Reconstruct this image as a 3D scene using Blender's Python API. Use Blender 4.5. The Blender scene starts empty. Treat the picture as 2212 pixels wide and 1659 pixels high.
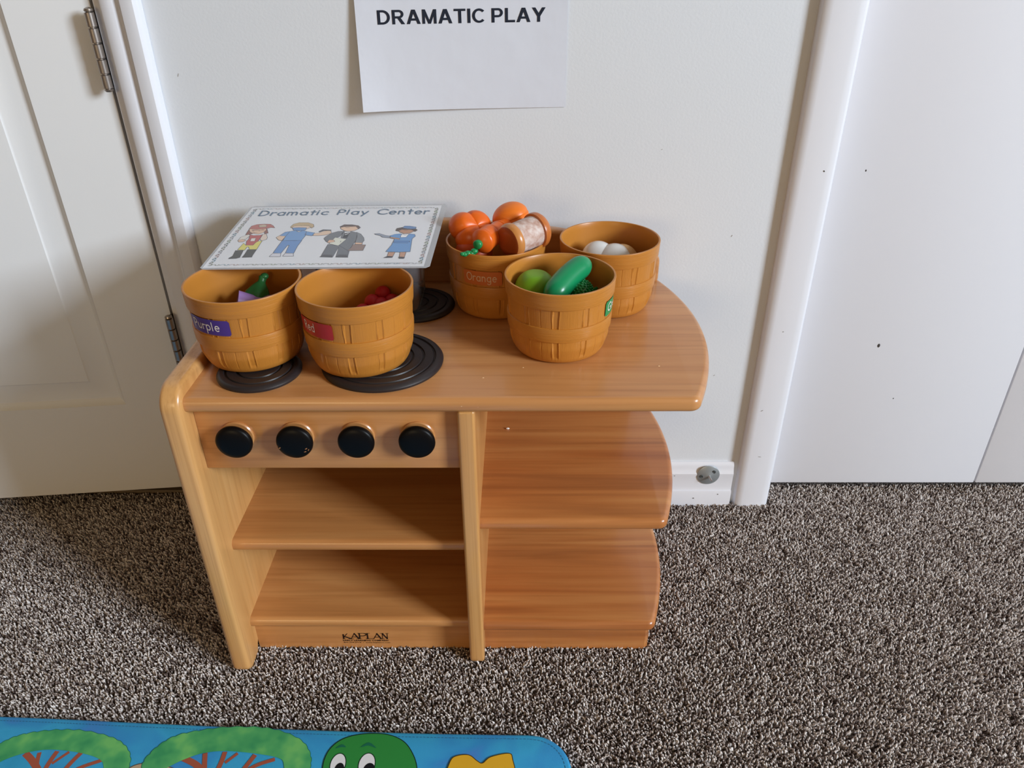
import bpy, bmesh, math, random
import numpy as np
from mathutils import Vector, Matrix, Quaternion
PI = math.pi
SC = bpy.context.scene
COL = SC.collection

# ------------------------------------------------------------------ camera
cd = bpy.data.cameras.new('camera'); cam = bpy.data.objects.new('camera', cd); COL.objects.link(cam)
cd.sensor_fit = 'HORIZONTAL'; cd.sensor_width = 36.0; cd.lens = 36.0 * 1657.88 / 2212.0
cd.clip_start = 0.02
fw = Vector((-0.01355154, 0.86017228, -0.50982351)); rt = Vector((0.99990683, 0.01082092, -0.00832136)); up = Vector((0.00164104, 0.50988877, 0.86023877))
R = Matrix((rt, up, -fw)).transposed()
cam.matrix_world = Matrix.Translation((0.2990221, -1.12312613, 0.91420973)) @ R.to_4x4()
SC.camera = cam
# ------------------------------------------------------------------ world, light, exposure
w = bpy.data.worlds.new('world'); SC.world = w; w.use_nodes = True
w.node_tree.nodes['Background'].inputs[0].default_value = (0.75, 0.85, 1.0, 1)
w.node_tree.nodes['Background'].inputs[1].default_value = 0.02
def area_light(name, loc, target, sx, sy, power, color):
    l = bpy.data.lights.new(name, 'AREA'); l.shape = 'RECTANGLE'; l.size = sx; l.size_y = sy
    l.energy = power; l.color = color
    o = bpy.data.objects.new(name, l); COL.objects.link(o); o.location = loc
    d = Vector(target) - Vector(loc); o.rotation_euler = d.to_track_quat('-Z', 'Y').to_euler()
    return o
# daylight entering by the window in the right-hand wall
area_light('window_daylight', (4.59, -3.05, 2.30), (0.0, -3.05, 2.30), 1.50, 1.45, 415.0, (0.78, 0.89, 1.0))
# added warm fill from behind the camera, lifts the shadows; no real source
area_light('warm_fill_light', (-1.3, -5.45, 1.45), (-0.3, 0.0, 0.5), 1.5, 1.2, 39.0, (1.0, 0.75, 0.42))
SC.view_settings.view_transform = 'Standard'; SC.view_settings.look = 'None'
SC.view_settings.exposure = 0.0; SC.view_settings.gamma = 1.0; SC.view_settings.use_curve_mapping = False

# ------------------------------------------------------------------ materials
def lin(h):
    if isinstance(h, str): h = tuple(int(h[i:i+2], 16) for i in (0, 2, 4))
    return tuple((c/255/12.92 if c/255 <= .04045 else ((c/255+.055)/1.055)**2.4) for c in h) + (1.0,)
MATS = {}
def mat(name, col=None, rough=.5, spec=.5, metal=0, coat=0):
    if name in MATS: return MATS[name]
    m = bpy.data.materials.new(name); m.use_nodes = True
    b = m.node_tree.nodes['Principled BSDF']
    if col is not None: b.inputs['Base Color'].default_value = col if len(col) == 4 else tuple(col)+(1,)
    b.inputs['Roughness'].default_value = rough; b.inputs['Specular IOR Level'].default_value = spec
    b.inputs['Metallic'].default_value = metal; b.inputs['Coat Weight'].default_value = coat; b.inputs['Coat Roughness'].default_value = .12
    MATS[name] = m; return m
def N(m, t, **kw):
    n = m.node_tree.nodes.new(t)
    for k, v in kw.items(): setattr(n, k, v)
    return n
def L(m, a, b): m.node_tree.links.new(a, b)
def bsdf(m): return m.node_tree.nodes['Principled BSDF']
def coords(m, scale, loc=(0,0,0), kind='Object'):
    t = N(m, 'ShaderNodeTexCoord'); mp = N(m, 'ShaderNodeMapping')
    mp.inputs['Scale'].default_value = scale; mp.inputs['Location'].default_value = loc
    L(m, t.outputs[kind], mp.inputs[0]); return mp.outputs[0]
def noise(m, vec, scale=1, detail=3, dist=0):
    n = N(m, 'ShaderNodeTexNoise'); n.inputs['Scale'].default_value = scale; n.inputs['Detail'].default_value = detail
    n.inputs['Distortion'].default_value = dist; L(m, vec, n.inputs['Vector']); return n.outputs['Fac']
def ramp(m, fac, stops):
    r = N(m, 'ShaderNodeValToRGB'); e = r.color_ramp.elements
    while len(e) < len(stops): e.new(.5)
    for el, (p, c) in zip(e, stops): el.position = p; el.color = c
    L(m, fac, r.inputs[0]); return r.outputs[0]
def mix(m, f, a, b, mode='MIX'):
    n = N(m, 'ShaderNodeMix', data_type='RGBA', blend_type=mode)
    for s, v in ((n.inputs[0], f), (n.inputs[6], a), (n.inputs[7], b)):
        if hasattr(v, 'links'): L(m, v, s)
        else: s.default_value = v
    return n.outputs[2]
def bump(m, h, strength, dist=.001):
    n = N(m, 'ShaderNodeBump'); n.inputs['Strength'].default_value = strength; n.inputs['Distance'].default_value = dist
    L(m, h, n.inputs['Height']); L(m, n.outputs[0], bsdf(m).inputs['Normal'])
WOODS = 0
def wood(name, axis, light, mid, dark, seed=0, streak=.5, rough=.3):
    """varnished ash/maple: grain runs along `axis`"""
    if name in MATS: return MATS[name]
    m = mat(name, rough=rough, coat=.25)
    s = [26, 26, 26]; s['xyz'.index(axis)] = 1.3
    if axis == 'z': s[0] = 60
    v = coords(m, s, (seed, seed*1.7, seed*.6))
    n1 = noise(m, v, 1.0, 3, 1.1)
    s2 = [c*6 for c in s]; s2['xyz'.index(axis)] = 5
    n2 = noise(m, coords(m, s2, (seed, 0, seed)), 1.0, 3, .3)
    s3 = [c*.28 for c in s]; s3['xyz'.index(axis)] = .9
    n3 = noise(m, coords(m, s3, (seed*2.1, seed, 0)), 1.0, 2, .8)
    c1 = ramp(m, n1, [(.30, lin(dark)), (.47, lin(mid)), (.66, lin(light))])
    c2 = ramp(m, n3, [(.35, lin(mid)), (.6, lin(light))])
    c = mix(m, streak, c2, c1)
    f = ramp(m, n2, [(.33, (.80, .74, .68, 1)), (.5, (1, 1, 1, 1))])
    c = mix(m, .55, c, f, 'MULTIPLY')
    L(m, c, bsdf(m).inputs['Base Color']); bump(m, n2, .06, .0006)
    return m
wX = wood('varnished_wood_lengthways', 'x', 'cf945a', 'be7e46', 'a26432', 3.1, .5)
wTop = wood('varnished_counter_wood', 'x', 'cc935c', 'bd804b', 'a06434', 8.3, .5)
wRed = wood('varnished_reddish_wood', 'x', 'c98a50', 'b46c38', '884624', 5.7, .6)
wZ = wood('varnished_wood_upright', 'z', 'dba76a', 'cd9556', 'b2763c', 1.9, .42)
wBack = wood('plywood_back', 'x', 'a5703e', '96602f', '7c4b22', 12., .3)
plain = {}
def flat(h, rough=.6, spec=.3):
    k = 'colour_%s_%d' % (h, rough*100)
    return mat(k, lin(h), rough, spec)

def wallmat(name, h, rough=.5, bs=.25):
    m = mat(name, lin(h), rough, .35)
    n = noise(m, coords(m, (1, 1, 1)), 260, 3)
    bump(m, n, bs, .0006); return m
WALL = wallmat('painted_wall', 'dfe2e7')
WALL2 = wallmat('warm_painted_wall', '7d6040', .8)
TRIM = wallmat('gloss_trim_paint', 'e6e6ec', .32, .05)
DOORM = wallmat('door_paint', 'ebebec', .4, .1)
CEIL = wallmat('ceiling_paint', '93805f', .9)

# ------------------------------------------------------------------ mesh helpers
class MB:
    def __init__(s): s.v = []; s.f = []; s.mi = []; s.m = []; s.uv = None
    def mat(s, m):
        if m not in s.m: s.m.append(m)
        return s.m.index(m)
    def add(s, vs, fs, m):
        o = len(s.v); s.v += [tuple(v) for v in vs]; k = s.mat(m)
        for f in fs: s.f.append(tuple(i+o for i in f)); s.mi.append(k)
        return s
    def bm(s, bm, m):
        bm.verts.ensure_lookup_table(); bm.verts.index_update()
        s.add([v.co[:] for v in bm.verts], [[v.index for v in f.verts] for f in bm.faces], m); bm.free(); return s
    def box(s, a, b, m, r=0, seg=3):
        bm = bmesh.new(); bmesh.ops.create_cube(bm, size=1)
        for v in bm.verts: v.co = Vector([(a[i]+b[i])/2 + v.co[i]*(b[i]-a[i]) for i in range(3)])
        if r: bmesh.ops.bevel(bm, geom=bm.edges[:], offset=r, segments=seg, profile=.5, affect='EDGES')
        return s.bm(bm, m)
    def prism(s, pts, lo, hi, axis, m, r=0, seg=4, ang=50):
        """extrude a 2-D outline along axis ('x': pts are (y,z); 'y': (x,z); 'z': (x,y))"""
        P = {'x': lambda p, t: (t, p[0], p[1]), 'y': lambda p, t: (p[0], t, p[1]), 'z': lambda p, t: (p[0], p[1], t)}[axis]
        bm = bmesh.new(); a = [bm.verts.new(P(p, lo)) for p in pts]; b = [bm.verts.new(P(p, hi)) for p in pts]
        bm.faces.new(a); bm.faces.new(b[::-1]); n = len(pts)
        for i in range(n): bm.faces.new((a[i], b[i], b[(i+1) % n], a[(i+1) % n]))
        bmesh.ops.recalc_face_normals(bm, faces=bm.faces[:])
        if r:
            ed = [e for e in bm.edges if len(e.link_faces) == 2 and e.calc_face_angle() > math.radians(ang)]
            bmesh.ops.bevel(bm, geom=ed, offset=r, segments=seg, profile=.5, affect='EDGES', clamp_overlap=True)
        return s.bm(bm, m)
    def lathe(s, prof, m, n=48, M=None, squash=(1, 1), fr=None, caps=True):
        """prof: list of (r,z); M: 4x4 placing matrix; fr(r,z,a)->r"""
        vs = []; fs = []
        for (r, z) in prof:
            for k in range(n):
                a = 2*PI*k/n; q = fr(r, z, a) if fr else r
                vs.append(Vector((q*math.cos(a)*squash[0], q*math.sin(a)*squash[1], z)))
        for i in range(len(prof)-1):
            for k in range(n):
                fs.append((i*n+k, i*n+(k+1) % n, (i+1)*n+(k+1) % n, (i+1)*n+k))
        if caps: fs.append(tuple(range(n))[::-1]); fs.append(tuple((len(prof)-1)*n+k for k in range(n)))
        if M is not None: vs = [M @ v for v in vs]
        return s.add(vs, fs, m)
    def tube(s, pts, rad, m, n=10, cap=True):
        pts = [Vector(p) for p in pts]; vs = []; fs = []
        rad = rad if isinstance(rad, (list, tuple)) else [rad]*len(pts)
        ref = None
        for i, p in enumerate(pts):
            t = (pts[min(i+1, len(pts)-1)] - pts[max(i-1, 0)]).normalized()
            if ref is None:
                ref = t.orthogonal().normalized()
            ref = (ref - t*ref.dot(t)).normalized(); u = t.cross(ref)
            for k in range(n):
                a = 2*PI*k/n; vs.append(p + (ref*math.cos(a) + u*math.sin(a))*rad[i])
        for i in range(len(pts)-1):
            for k in range(n): fs.append((i*n+k, i*n+(k+1) % n, (i+1)*n+(k+1) % n, (i+1)*n+k))
        if cap: fs.append(tuple(range(n))[::-1]); fs.append(tuple((len(pts)-1)*n+k for k in range(n)))
        return s.add(vs, fs, m)
    def ball(s, c, r, m, sc=(1, 1, 1), rot=None, f=None, u=32, v=20):
        bm = bmesh.new(); bmesh.ops.create_uvsphere(bm, u_segments=u, v_segments=v, radius=1)
        Rm = rot or Matrix.Identity(3)
        for q in bm.verts:
            d = q.co.normalized(); k = f(d) if f else 1
            q.co = Vector(c) + Rm @ Vector((d.x*sc[0]*r*k, d.y*sc[1]*r*k, d.z*sc[2]*r*k))
        return s.bm(bm, m)
    def poly(s, pts3, m): return s.add(pts3, [tuple(range(len(pts3)))], m)
    def build(s, name, parent=None, smooth=40, fix=True):
        me = bpy.data.meshes.new(name); me.from_pydata(s.v, [], s.f)
        for m in s.m: me.materials.append(m)
        me.polygons.foreach_set('material_index', s.mi)
        if fix:
            b = bmesh.new(); b.from_mesh(me); bmesh.ops.recalc_face_normals(b, faces=b.faces[:]); b.to_mesh(me); b.free()
        if smooth: me.shade_smooth(); me.set_sharp_from_angle(angle=math.radians(smooth))
        me.update(); o = bpy.data.objects.new(name, me); COL.objects.link(o)
        if parent:
            o.parent = parent; off = -world_loc(parent)
            if off.length: me.transform(Matrix.Translation(off))
        return o
def world_loc(o):
    v = Vector(o.location)
    while o.parent: o = o.parent; v += Vector(o.location)
    return v
def tag(o, label, cat, group=None):
    o['label'] = label; o['category'] = cat
    if group: o['group'] = group
    return o
def struct(o): o['kind'] = 'structure'; return o
def thing(name, label, cat, loc=(0, 0, 0), group=None):
    o = bpy.data.objects.new(name, None); COL.objects.link(o); o.location = loc; o.empty_display_size = .03
    return tag(o, label, cat, group)
def place(origin, zaxis, xhint=(1, 0, 0)):
    z = Vector(zaxis).normalized(); x = Vector(xhint); x = (x - z*x.dot(z)).normalized(); y = z.cross(x)
    M = Matrix((x, y, z)).transposed().to_4x4(); M.translation = Vector(origin); return M
def arc(cx, cy, r, a0, a1, n=8, ry=None):
    ry = ry or r
    return [(cx + r*math.cos(math.radians(a0+(a1-a0)*i/n)), cy + ry*math.sin(math.radians(a0+(a1-a0)*i/n))) for i in range(n+1)]
def catmull(P, n=6, closed=False):
    out = []; m = len(P)
    rng = range(m) if closed else range(m-1)
    for i in rng:
        g = lambda k: P[k % m] if closed else P[max(0, min(m-1, k))]
        p0, p1, p2, p3 = g(i-1), g(i), g(i+1), g(i+2)
        for j in range(n):
            t = j/n
            out.append(tuple(.5*((2*p1[d]) + (-p0[d]+p2[d])*t + (2*p0[d]-5*p1[d]+4*p2[d]-p3[d])*t*t + (-p0[d]+3*p1[d]-3*p2[d]+p3[d])*t**3) for d in range(len(p1))))
    if not closed: out.append(P[-1])
    return out
# ------------------------------------------------------------------ lettering
def A(cx, cy, rx, ry, a0, a1, n=12): return arc(cx, cy, rx, a0, a1, n, ry)
GLY = {  # monoline hand lettering: x-height 1; (advance, strokes)
 'D': (1.35, [[(0, 0), (0, 1.6)], [(0, 1.6)] + A(.25, .8, .85, .8, 90, -90) + [(0, 0)]]),
 'P': (1.05, [[(0, 0), (0, 1.6)], [(0, 1.6)] + A(.35, 1.15, .5, .45, 90, -90) + [(0, .7)]]),
 'R': (1.05, [[(0, 0), (0, 1.6)], [(0, 1.6)] + A(.35, 1.2, .45, .4, 90, -90) + [(0, .8)], [(.35, .8), (.85, 0)]]),
 'C': (1.35, [A(.75, .8, .75, .8, 45, 315, 20)]),
 'O': (1.45, [A(.65, .8, .65, .8, 90, 450, 24)]),
 'G': (1.5, [A(.75, .8, .75, .8, 45, 350, 20) + [(.85, .66)]]),
 'a': (1.1, [A(.45, .5, .45, .5, 40, 320, 18), [(.85, 1.0), (.85, 0)]]),
 'm': (1.5, [[(0, 0), (0, 1)], [(0, .55)] + A(.3, .65, .3, .35, 180, 0) + [(.6, 0)], [(.6, .55)] + A(.9, .65, .3, .35, 180, 0) + [(1.2, 0)]]),
 'n': (.98, [[(0, 0), (0, 1)], [(0, .55)] + A(.35, .6, .35, .4, 180, 0) + [(.7, 0)]]),
 'r': (.7, [[(0, 0), (0, 1)], [(0, .5)] + A(.4, .55, .4, .42, 180, 60)]),
 't': (.75, [[(.3, 1.5), (.3, 0)], [(0, 1), (.62, 1)]]),
 'i': (.35, [[(0, 0), (0, 1)], [(0, 1.38), (0, 1.45)]]),
 'c': (1.0, [A(.48, .5, .48, .5, 50, 310, 18)]),
 'l': (.35, [[(0, 0), (0, 1.6)]]),
 'y': (.98, [[(0, 1), (.38, .05)], [(.8, 1), (.15, -.6)]]),
 'e': (1.05, [[(.05, .52), (.85, .52)] + A(.45, .5, .42, .5, 0, 310, 18)]),
 'p': (1.1, [[(0, 1), (0, -.65)], A(.42, .5, .42, .5, 150, -150, 18)]),
 'u': (.98, [[(0, 1)] + A(.35, .4, .35, .4, 180, 360) + [(.7, 1)], [(.7, 1), (.7, 0)]]),
 'd': (1.1, [A(.42, .5, .42, .5, 30, 330, 18), [(.82, 1.6), (.82, 0)]]),
 'g': (1.05, [A(.42, .5, .42, .5, 30, 330, 18), [(.82, 1.0), (.82, -.25)] + A(.42, -.25, .4, .35, 0, -150)]),
 ' ': (.75, []),
}
def lettering(text, wfrac=.16):
    """list of 2-D polygons (x,y), x-height 1, and total advance"""
    x = 0; P = []; h = wfrac/2
    for ch in text:
        adv, st = GLY[ch]
        for s in st:
            q = [Vector((a+x, b)) for a, b in s]; lft = []; rgt = []
            for i, p in enumerate(q):
                d1 = (q[i]-q[i-1]).normalized() if i else (q[1]-q[0]).normalized()
                d2 = (q[i+1]-q[i]).normalized() if i < len(q)-1 else d1
                t = (d1+d2); t = t.normalized() if t.length > 1e-6 else d1; nn = Vector((-t.y, t.x))
                lft.append(p+nn*h); rgt.append(p-nn*h)
            for i in range(len(q)-1): P.append([rgt[i], rgt[i+1], lft[i+1], lft[i]])
            for e, d in ((q[0], (q[0]-q[1]).normalized()), (q[-1], (q[-1]-q[-2]).normalized())):
                a0 = math.atan2(d.y, d.x); P.append([e + Vector((math.cos(a0+t), math.sin(a0+t)))*h for t in [(-90+22.5*k)*PI/180 for k in range(9)]])
        x += adv + .22
    return P, x - .22
def put_text(mb, text, m, fn, width, height_x, wfrac=.16):
    P, wd = lettering(text, wfrac)
    for q in P: mb.poly([fn(p.x*width/wd, p.y*height_x) for p in q], m)
def block_text(text):
    # heavy grotesque capitals, cap height 1: parallelograms, bars and bowls
    w = .185; G = {}
    sl = lambda x0, y0, x1, y1, h=.21: [(x0, y0), (x0+h, y0), (x1+h, y1), (x1, y1)]
    bar = lambda x0, x1, y, t=.155: [(x0, y), (x1, y), (x1, y+t), (x0, y+t)]
    def bowl(cx, cy, rx, ry, a0, a1, t=.175, n=18):
        o = arc(cx, cy, rx, a0, a1, n, ry); i = arc(cx, cy, rx-t, a0, a1, n, ry-t*.88)
        return [[o[k], o[k+1], i[k+1], i[k]] for k in range(n)]
    G['D'] = (.80, [sl(0, 0, 0, 1, w), bar(w, .33, 0), bar(w, .33, .845)] + bowl(.32, .5, .46, .5, -90, 90))
    G['R'] = (.80, [sl(0, 0, 0, 1, w), bar(w, .42, .845), bar(w, .42, .405)] + bowl(.42, .7025, .30, .2975, -90, 90, .17) + [sl(.56, 0, .32, .42, .225)])
    G['P'] = (.72, [sl(0, 0, 0, 1, w), bar(w, .40, .845), bar(w, .40, .365)] + bowl(.40, .6825, .30, .3175, -90, 90, .17))
    G['A'] = (.84, [sl(-.02, 0, .30, 1, .20), sl(.64, 0, .32, 1, .20), bar(.20, .62, .235)])
    G['M'] = (.90, [sl(0, 0, 0, 1, .175), sl(.705, 0, .705, 1, .175), sl(.355, 0, .02, 1, .17), sl(.355, 0, .69, 1, .17)])
    G['T'] = (.72, [bar(0, .72, .845), sl(.265, 0, .265, .85, .19)])
    G['I'] = (.19, [sl(0, 0, 0, 1, .19)])
    G['C'] = (.80, bowl(.43, .5, .43, .5, 42, 318, n=30))
    G['L'] = (.62, [sl(0, 0, 0, 1, w), bar(w, .62, 0, .165)])
    G['Y'] = (.80, [sl(.305, 0, .305, .42, .19), sl(.30, .40, -.02, 1, .215), sl(.285, .40, .605, 1, .215)])
    G[' '] = (.18, [])
    x = 0; P = []
    for c in text:
        a, q = G[c]; P += [[(p[0]+x, p[1]) for p in r] for r in q]; x += a+.105
    return P, x-.105
def font_tris(text, offset=0.0, res=3):
    cu = bpy.data.curves.new('t', 'FONT'); cu.body = text; cu.size = 1; cu.offset = offset; cu.resolution_u = res; cu.fill_mode = 'FRONT'
    o = bpy.data.objects.new('t', cu); COL.objects.link(o); bpy.context.view_layer.update()
    me = bpy.data.meshes.new_from_object(o.evaluated_get(bpy.context.evaluated_depsgraph_get()))
    vs = [v.co.copy() for v in me.vertices]; fs = [tuple(p.vertices) for p in me.polygons]
    bpy.data.objects.remove(o); bpy.data.curves.remove(cu); bpy.data.meshes.remove(me)
    xs = [v.x for v in vs]; ys = [v.y for v in vs]; x0, y0 = min(xs), min(ys); W = max(xs)-x0; H = max(ys)-y0
    return [((v.x-x0)/W, (v.y-y0)/H) for v in vs], fs

def ribbon(Q, wd, closed=True):
    """one mitred strip along a 2-D path: vertices and faces"""
    P = [q for i, q in enumerate(Q) if i == 0 or (q-Q[i-1]).length > 1e-6]
    if closed and (P[0]-P[-1]).length < 1e-6: P.pop()
    n = len(P); vs = []
    for i in range(n):
        a = P[(i-1) % n] if (closed or i) else None; c = P[(i+1) % n] if (closed or i < n-1) else None
        d1 = (P[i]-a).normalized() if a is not None else (c-P[i]).normalized()
        d2 = (c-P[i]).normalized() if c is not None else d1
        t = d1+d2; t = t.normalized() if t.length > 1e-4 else d1
        nn = Vector((-t.y, t.x)); k = 1/max(.45, abs(nn.dot(Vector((-d1.y, d1.x))))); vs += [P[i]+nn*wd/2*k, P[i]-nn*wd/2*k]
    fs = [(2*i, 2*((i+1) % n), 2*((i+1) % n)+1, 2*i+1) for i in range(n if closed else n-1)]
    return vs, fs
# ------------------------------------------------------------------ the room
RX, LX, FY = 4.6, -3.2, -5.6
def room():
    mb = MB(); carpet_base = mat('carpet_backing', rough=1.0, spec=.1)
    v = coords(carpet_base, (1, 1, 1)); n = noise(carpet_base, v, 420, 2, .5)
    L(carpet_base, ramp(carpet_base, n, [(.36, lin('3a302b')), (.5, lin('7a6e66')), (.64, lin('b5aaa3'))]), bsdf(carpet_base).inputs['Base Color'])
    bump(carpet_base, n, 1, .004)
    mb.box((LX-.1, FY-.1, -.10), (RX+.1, .9, -.009), carpet_base); struct(mb.build('floor'))
    struct(MB().box((LX-.1, FY-.1, 3.3), (RX+.1, .9, 3.4), CEIL).build('ceiling'))
    mb = MB()
    mb.box((-.262, .0, -.009), (.75, .115, 3.3), WALL)
    mb.box((-1.12, .0, 2.06), (-.262, .115, 3.3), WALL); mb.box((LX, .0, -.009), (-1.12, .115, 3.3), WALL)
    mb.box((.75, .0, 2.06), (2.30, .115, 3.3), WALL); mb.box((2.30, .0, -.009), (RX, .115, 3.3), WALL)
    struct(mb.build('wall_back'))
    mb = MB(); y0, y1, z0, z1 = -3.82, -2.28, 1.55, 3.05
    for a, b in (((RX, FY, -.009), (RX+.1, y0, 3.3)), ((RX, y1, -.009), (RX+.1, 0, 3.3)), ((RX, y0, -.009), (RX+.1, y1, z0)), ((RX, y0, z1), (RX+.1, y1, 3.3))):
        mb.box(a, b, WALL2)
    struct(mb.build('wall_right'))
    fr = MB()
    for a, b in (((RX-.005, y0-.05, z0-.05), (RX+.04, y0+.02, z1+.05)), ((RX-.005, y1-.02, z0-.05), (RX+.04, y1+.05, z1+.05)), ((RX-.005, y0, z0-.05), (RX+.04, y1, z0+.02)), ((RX-.005, y0, z1-.02), (RX+.04, y1, z1+.05))):
        fr.box(a, b, TRIM, .004)
    struct(fr.build('window_1'))
    struct(MB().box((LX-.1, FY, -.009), (LX, 0, 3.3), WALL2).build('wall_left'))
    mb = MB(); x0, x1, z0, z1 = -2.1, -.5, .82, 2.08
    for a, b in (((LX, FY-.1, -.009), (x0, FY, 3.3)), ((x1, FY-.1, -.009), (RX, FY, 3.3)), ((x0, FY-.1, -.009), (x1, FY, z0)), ((x0, FY-.1, z1), (x1, FY, 3.3))):
        mb.box(a, b, WALL2)
    struct(mb.build('wall_front'))
    # space behind the two doorways
    dark = mat('closet_wall', lin('8a8378'), .9)
    struct(MB().box((LX, .85, -.009), (RX, .9, 3.3), dark).build('wall_beyond_doors'))
room()
def door_left():
    # hinged six-panel style leaf, standing slightly ajar
    root = thing('panel_door', 'white painted panel door standing slightly ajar at the left, on satin metal hinges', 'door', (-.275, .006, 0))
    root['kind'] = 'structure'; root.name = 'door_1'
    del root['label']; del root['category']
    W_, T, Z0, Z1 = .80, .035, .028, 2.04
    mb = MB(); e = .113; px0, px1 = e, W_-e      # local: x runs to the left (negative), front face at y=0
    def slab(xa, xb, za, zb): mb.box((-xb, 0, za), (-xa, T, zb), DOORM)
    slab(0, e, Z0, Z1); slab(W_-e, W_, Z0, Z1)
    panels = [(.212, .93), (1.06, 1.90)]
    slab(e, W_-e, Z0, panels[0][0]); slab(e, W_-e, panels[0][1], panels[1][0]); slab(e, W_-e, panels[1][1], Z1)
    for za, zb in panels:
        rings = [(0, 0), (.0015, .003), (.007, .0068), (.010, .0090), (.016, .0092), (.046, .0035), (.049, .0010), (.052, .0006)]
        q = []
        for d, y in rings: q.append([(-(px0+d), y, za+d), (-(px1-d), y, za+d), (-(px1-d), y, zb-d), (-(px0+d), y, zb-d)])
        vs = [p for r in q for p in r]; fs = []
        for i in range(len(q)-1):
            for k in range(4): fs.append((i*4+k, i*4+(k+1) % 4, i*4+4+(k+1) % 4, i*4+4+k))
        fs.append(tuple(len(vs)-4+k for k in range(4))); mb.add(vs, fs, DOORM)
        mb.box((-px1, .0125, za), (-px0, T, zb), DOORM)
    o = mb.build('leaf', smooth=30); o.parent = root
    spots = MB()
    spots.ball((-.335, -.0002, .262), .0012, flat('4a443f'), (1, .3, 1)); sp = spots.build('paint_nick'); sp.parent = root
    root.rotation_euler = (0, 0, math.radians(6.0))
    nickel = mat('satin_nickel', lin('a39a93'), .32, .5, .85)
    for zt in (.826, .381, 1.75):
        hb = MB(); x, y = .0035, -.020; L5 = .0965/5
        for k in range(5):
            z1 = zt - k*L5; hb.lathe([(.0040, -L5+.0006), (.0062, -L5+.0014), (.0062, -.0014), (.0040, -.0006)], nickel, 24, Matrix.Translation((x, y, z1)))
        hb.lathe([(.0035, -.0965), (.0035, 0)], nickel, 16, Matrix.Translation((x, y, zt)))
        hb.lathe([(.0048, 0), (.0060, .0012), (.0052, .0035), (.0018, .0052)], nickel, 24, Matrix.Translation((x, y, zt)))
        hb.lathe([(.0048, -.0965), (.0058, -.0978), (.0045, -.1000)], nickel, 24, Matrix.Translation((x, y, zt)))
        hb.box((x-.002, y+.004, zt-.0965), (x+.0006, .010, zt), nickel)
        h = hb.build('hinge'); h.parent = root; h['label'] = 'satin nickel hinge knuckle'
door_left()
def vtrim(name, prof, z0, z1, m=TRIM):
    mb = MB(); n = len(prof); vs = [(x, y, z0) for x, y in prof] + [(x, y, z1) for x, y in prof]
    fs = [tuple(range(n)), tuple(range(n, 2*n))[::-1]] + [(i, (i+1) % n, n+(i+1) % n, n+i) for i in range(n)]
    mb.add(vs, fs, m); return struct(mb.build(name, smooth=35))
# left casing (with its jamb and quirk lines), right casing, their head casings
LC = [(-.2675, .11), (-.2675, -.0005), (-.2575, -.0015), (-.2565, .0015), (-.2555, -.0085), (-.2535, -.0100), (-.2390, -.0110)] + \
     [(-.2360, -.0095), (-.2330, -.0075), (-.2300, -.0080), (-.2285, -.0068), (-.2272, -.0130), (-.2250, -.0160)] + [(-.2150, -.0180), (-.2080, -.0172), (-.2045, -.0140), (-.2030, -.0090), (-.2030, .004), (-.22, .11)]
vtrim('trim_1', LC, -.006, 2.10)
RC = [(.6885, .004), (.6885, -.0080), (.6900, -.0128), (.6945, -.0160), (.7020, -.0172), (.7350, -.0160), (.7440, -.0150), (.7475, -.0130), (.7490, -.010), (.7515, -.0055), (.7540, .002), (.7560, .010), (.7560, .11), (.70, .11)]
vtrim('trim_2', RC, -.006, 2.10)
struct(MB().box((-1.18, -.017, 2.04), (-.203, .05, 2.10), TRIM, .004).build('trim_3'))
struct(MB().box((.6885, -.017, 2.04), (2.36, .05, 2.10), TRIM, .004).build('trim_4'))
struct(MB().box((-1.16, .02, -.009), (-.262, .07, .003), mat('threshold_wood', lin('6f5f4a'), .5), .002).build('trim_5'))
struct(MB().box((2.30, -.017, -.006), (2.36, .05, 2.04), TRIM, .004).build('trim_7'))
struct(MB().box((-1.18, -.017, -.006), (-1.10, .05, 2.04), TRIM, .004).build('trim_6'))
def closet_leaf(name, x0, x1, spots=()):
    root = bpy.data.objects.new(name, None); COL.objects.link(root); root.location = (x0, .03, 0); struct(root)
    MB().box((x0, .030, .014), (x1, .062, 2.035), TRIM, .0015, 2).build('leaf', root)
    for (x, z, r) in spots:
        MB().ball((x, .0298, z), r, flat('45403c'), (1, .3, 1.6)).build('paint_nick', root)
closet_leaf('door_2', .7575, 1.1445, ((.900, .305, .0022), (.812, .6, .0001+.0009), (.95, .20, .0008)))
closet_leaf('door_3', 1.1475, 1.532)
closet_leaf('door_4', 1.535, 1.92); closet_leaf('door_5', 1.923, 2.295)
def baseboard(name, x0, x1):
    pr = [(.0, -.006), (-.0150, -.006), (-.0150, .0265), (-.0140, .0290), (-.0115, .0300), (-.0110, .0340), (-.0110, .0600), (-.0122, .0640), (-.0122, .0665), (-.0098, .0700), (-.0075, .0760), (-.0075, .0800), (-.0050, .0850), (-.0030, .0868), (0, .0868)]
    return struct(MB().prism(pr, x0, x1, 'x', TRIM).build(name, smooth=30))
b = baseboard('baseboard_back', -.203, .6795)
for x, z, r in ((.5735, .062, .0011), (.612, .0135, .0013), (.6555, .0225, .0011)):
    MB().ball((x, -.0115 if z > .03 else -.0153, z), r, flat('5a544f'), (1.3, .3, .8)).build('scuff_mark', b)
baseboard('baseboard_right', 2.36, RX)
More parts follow.
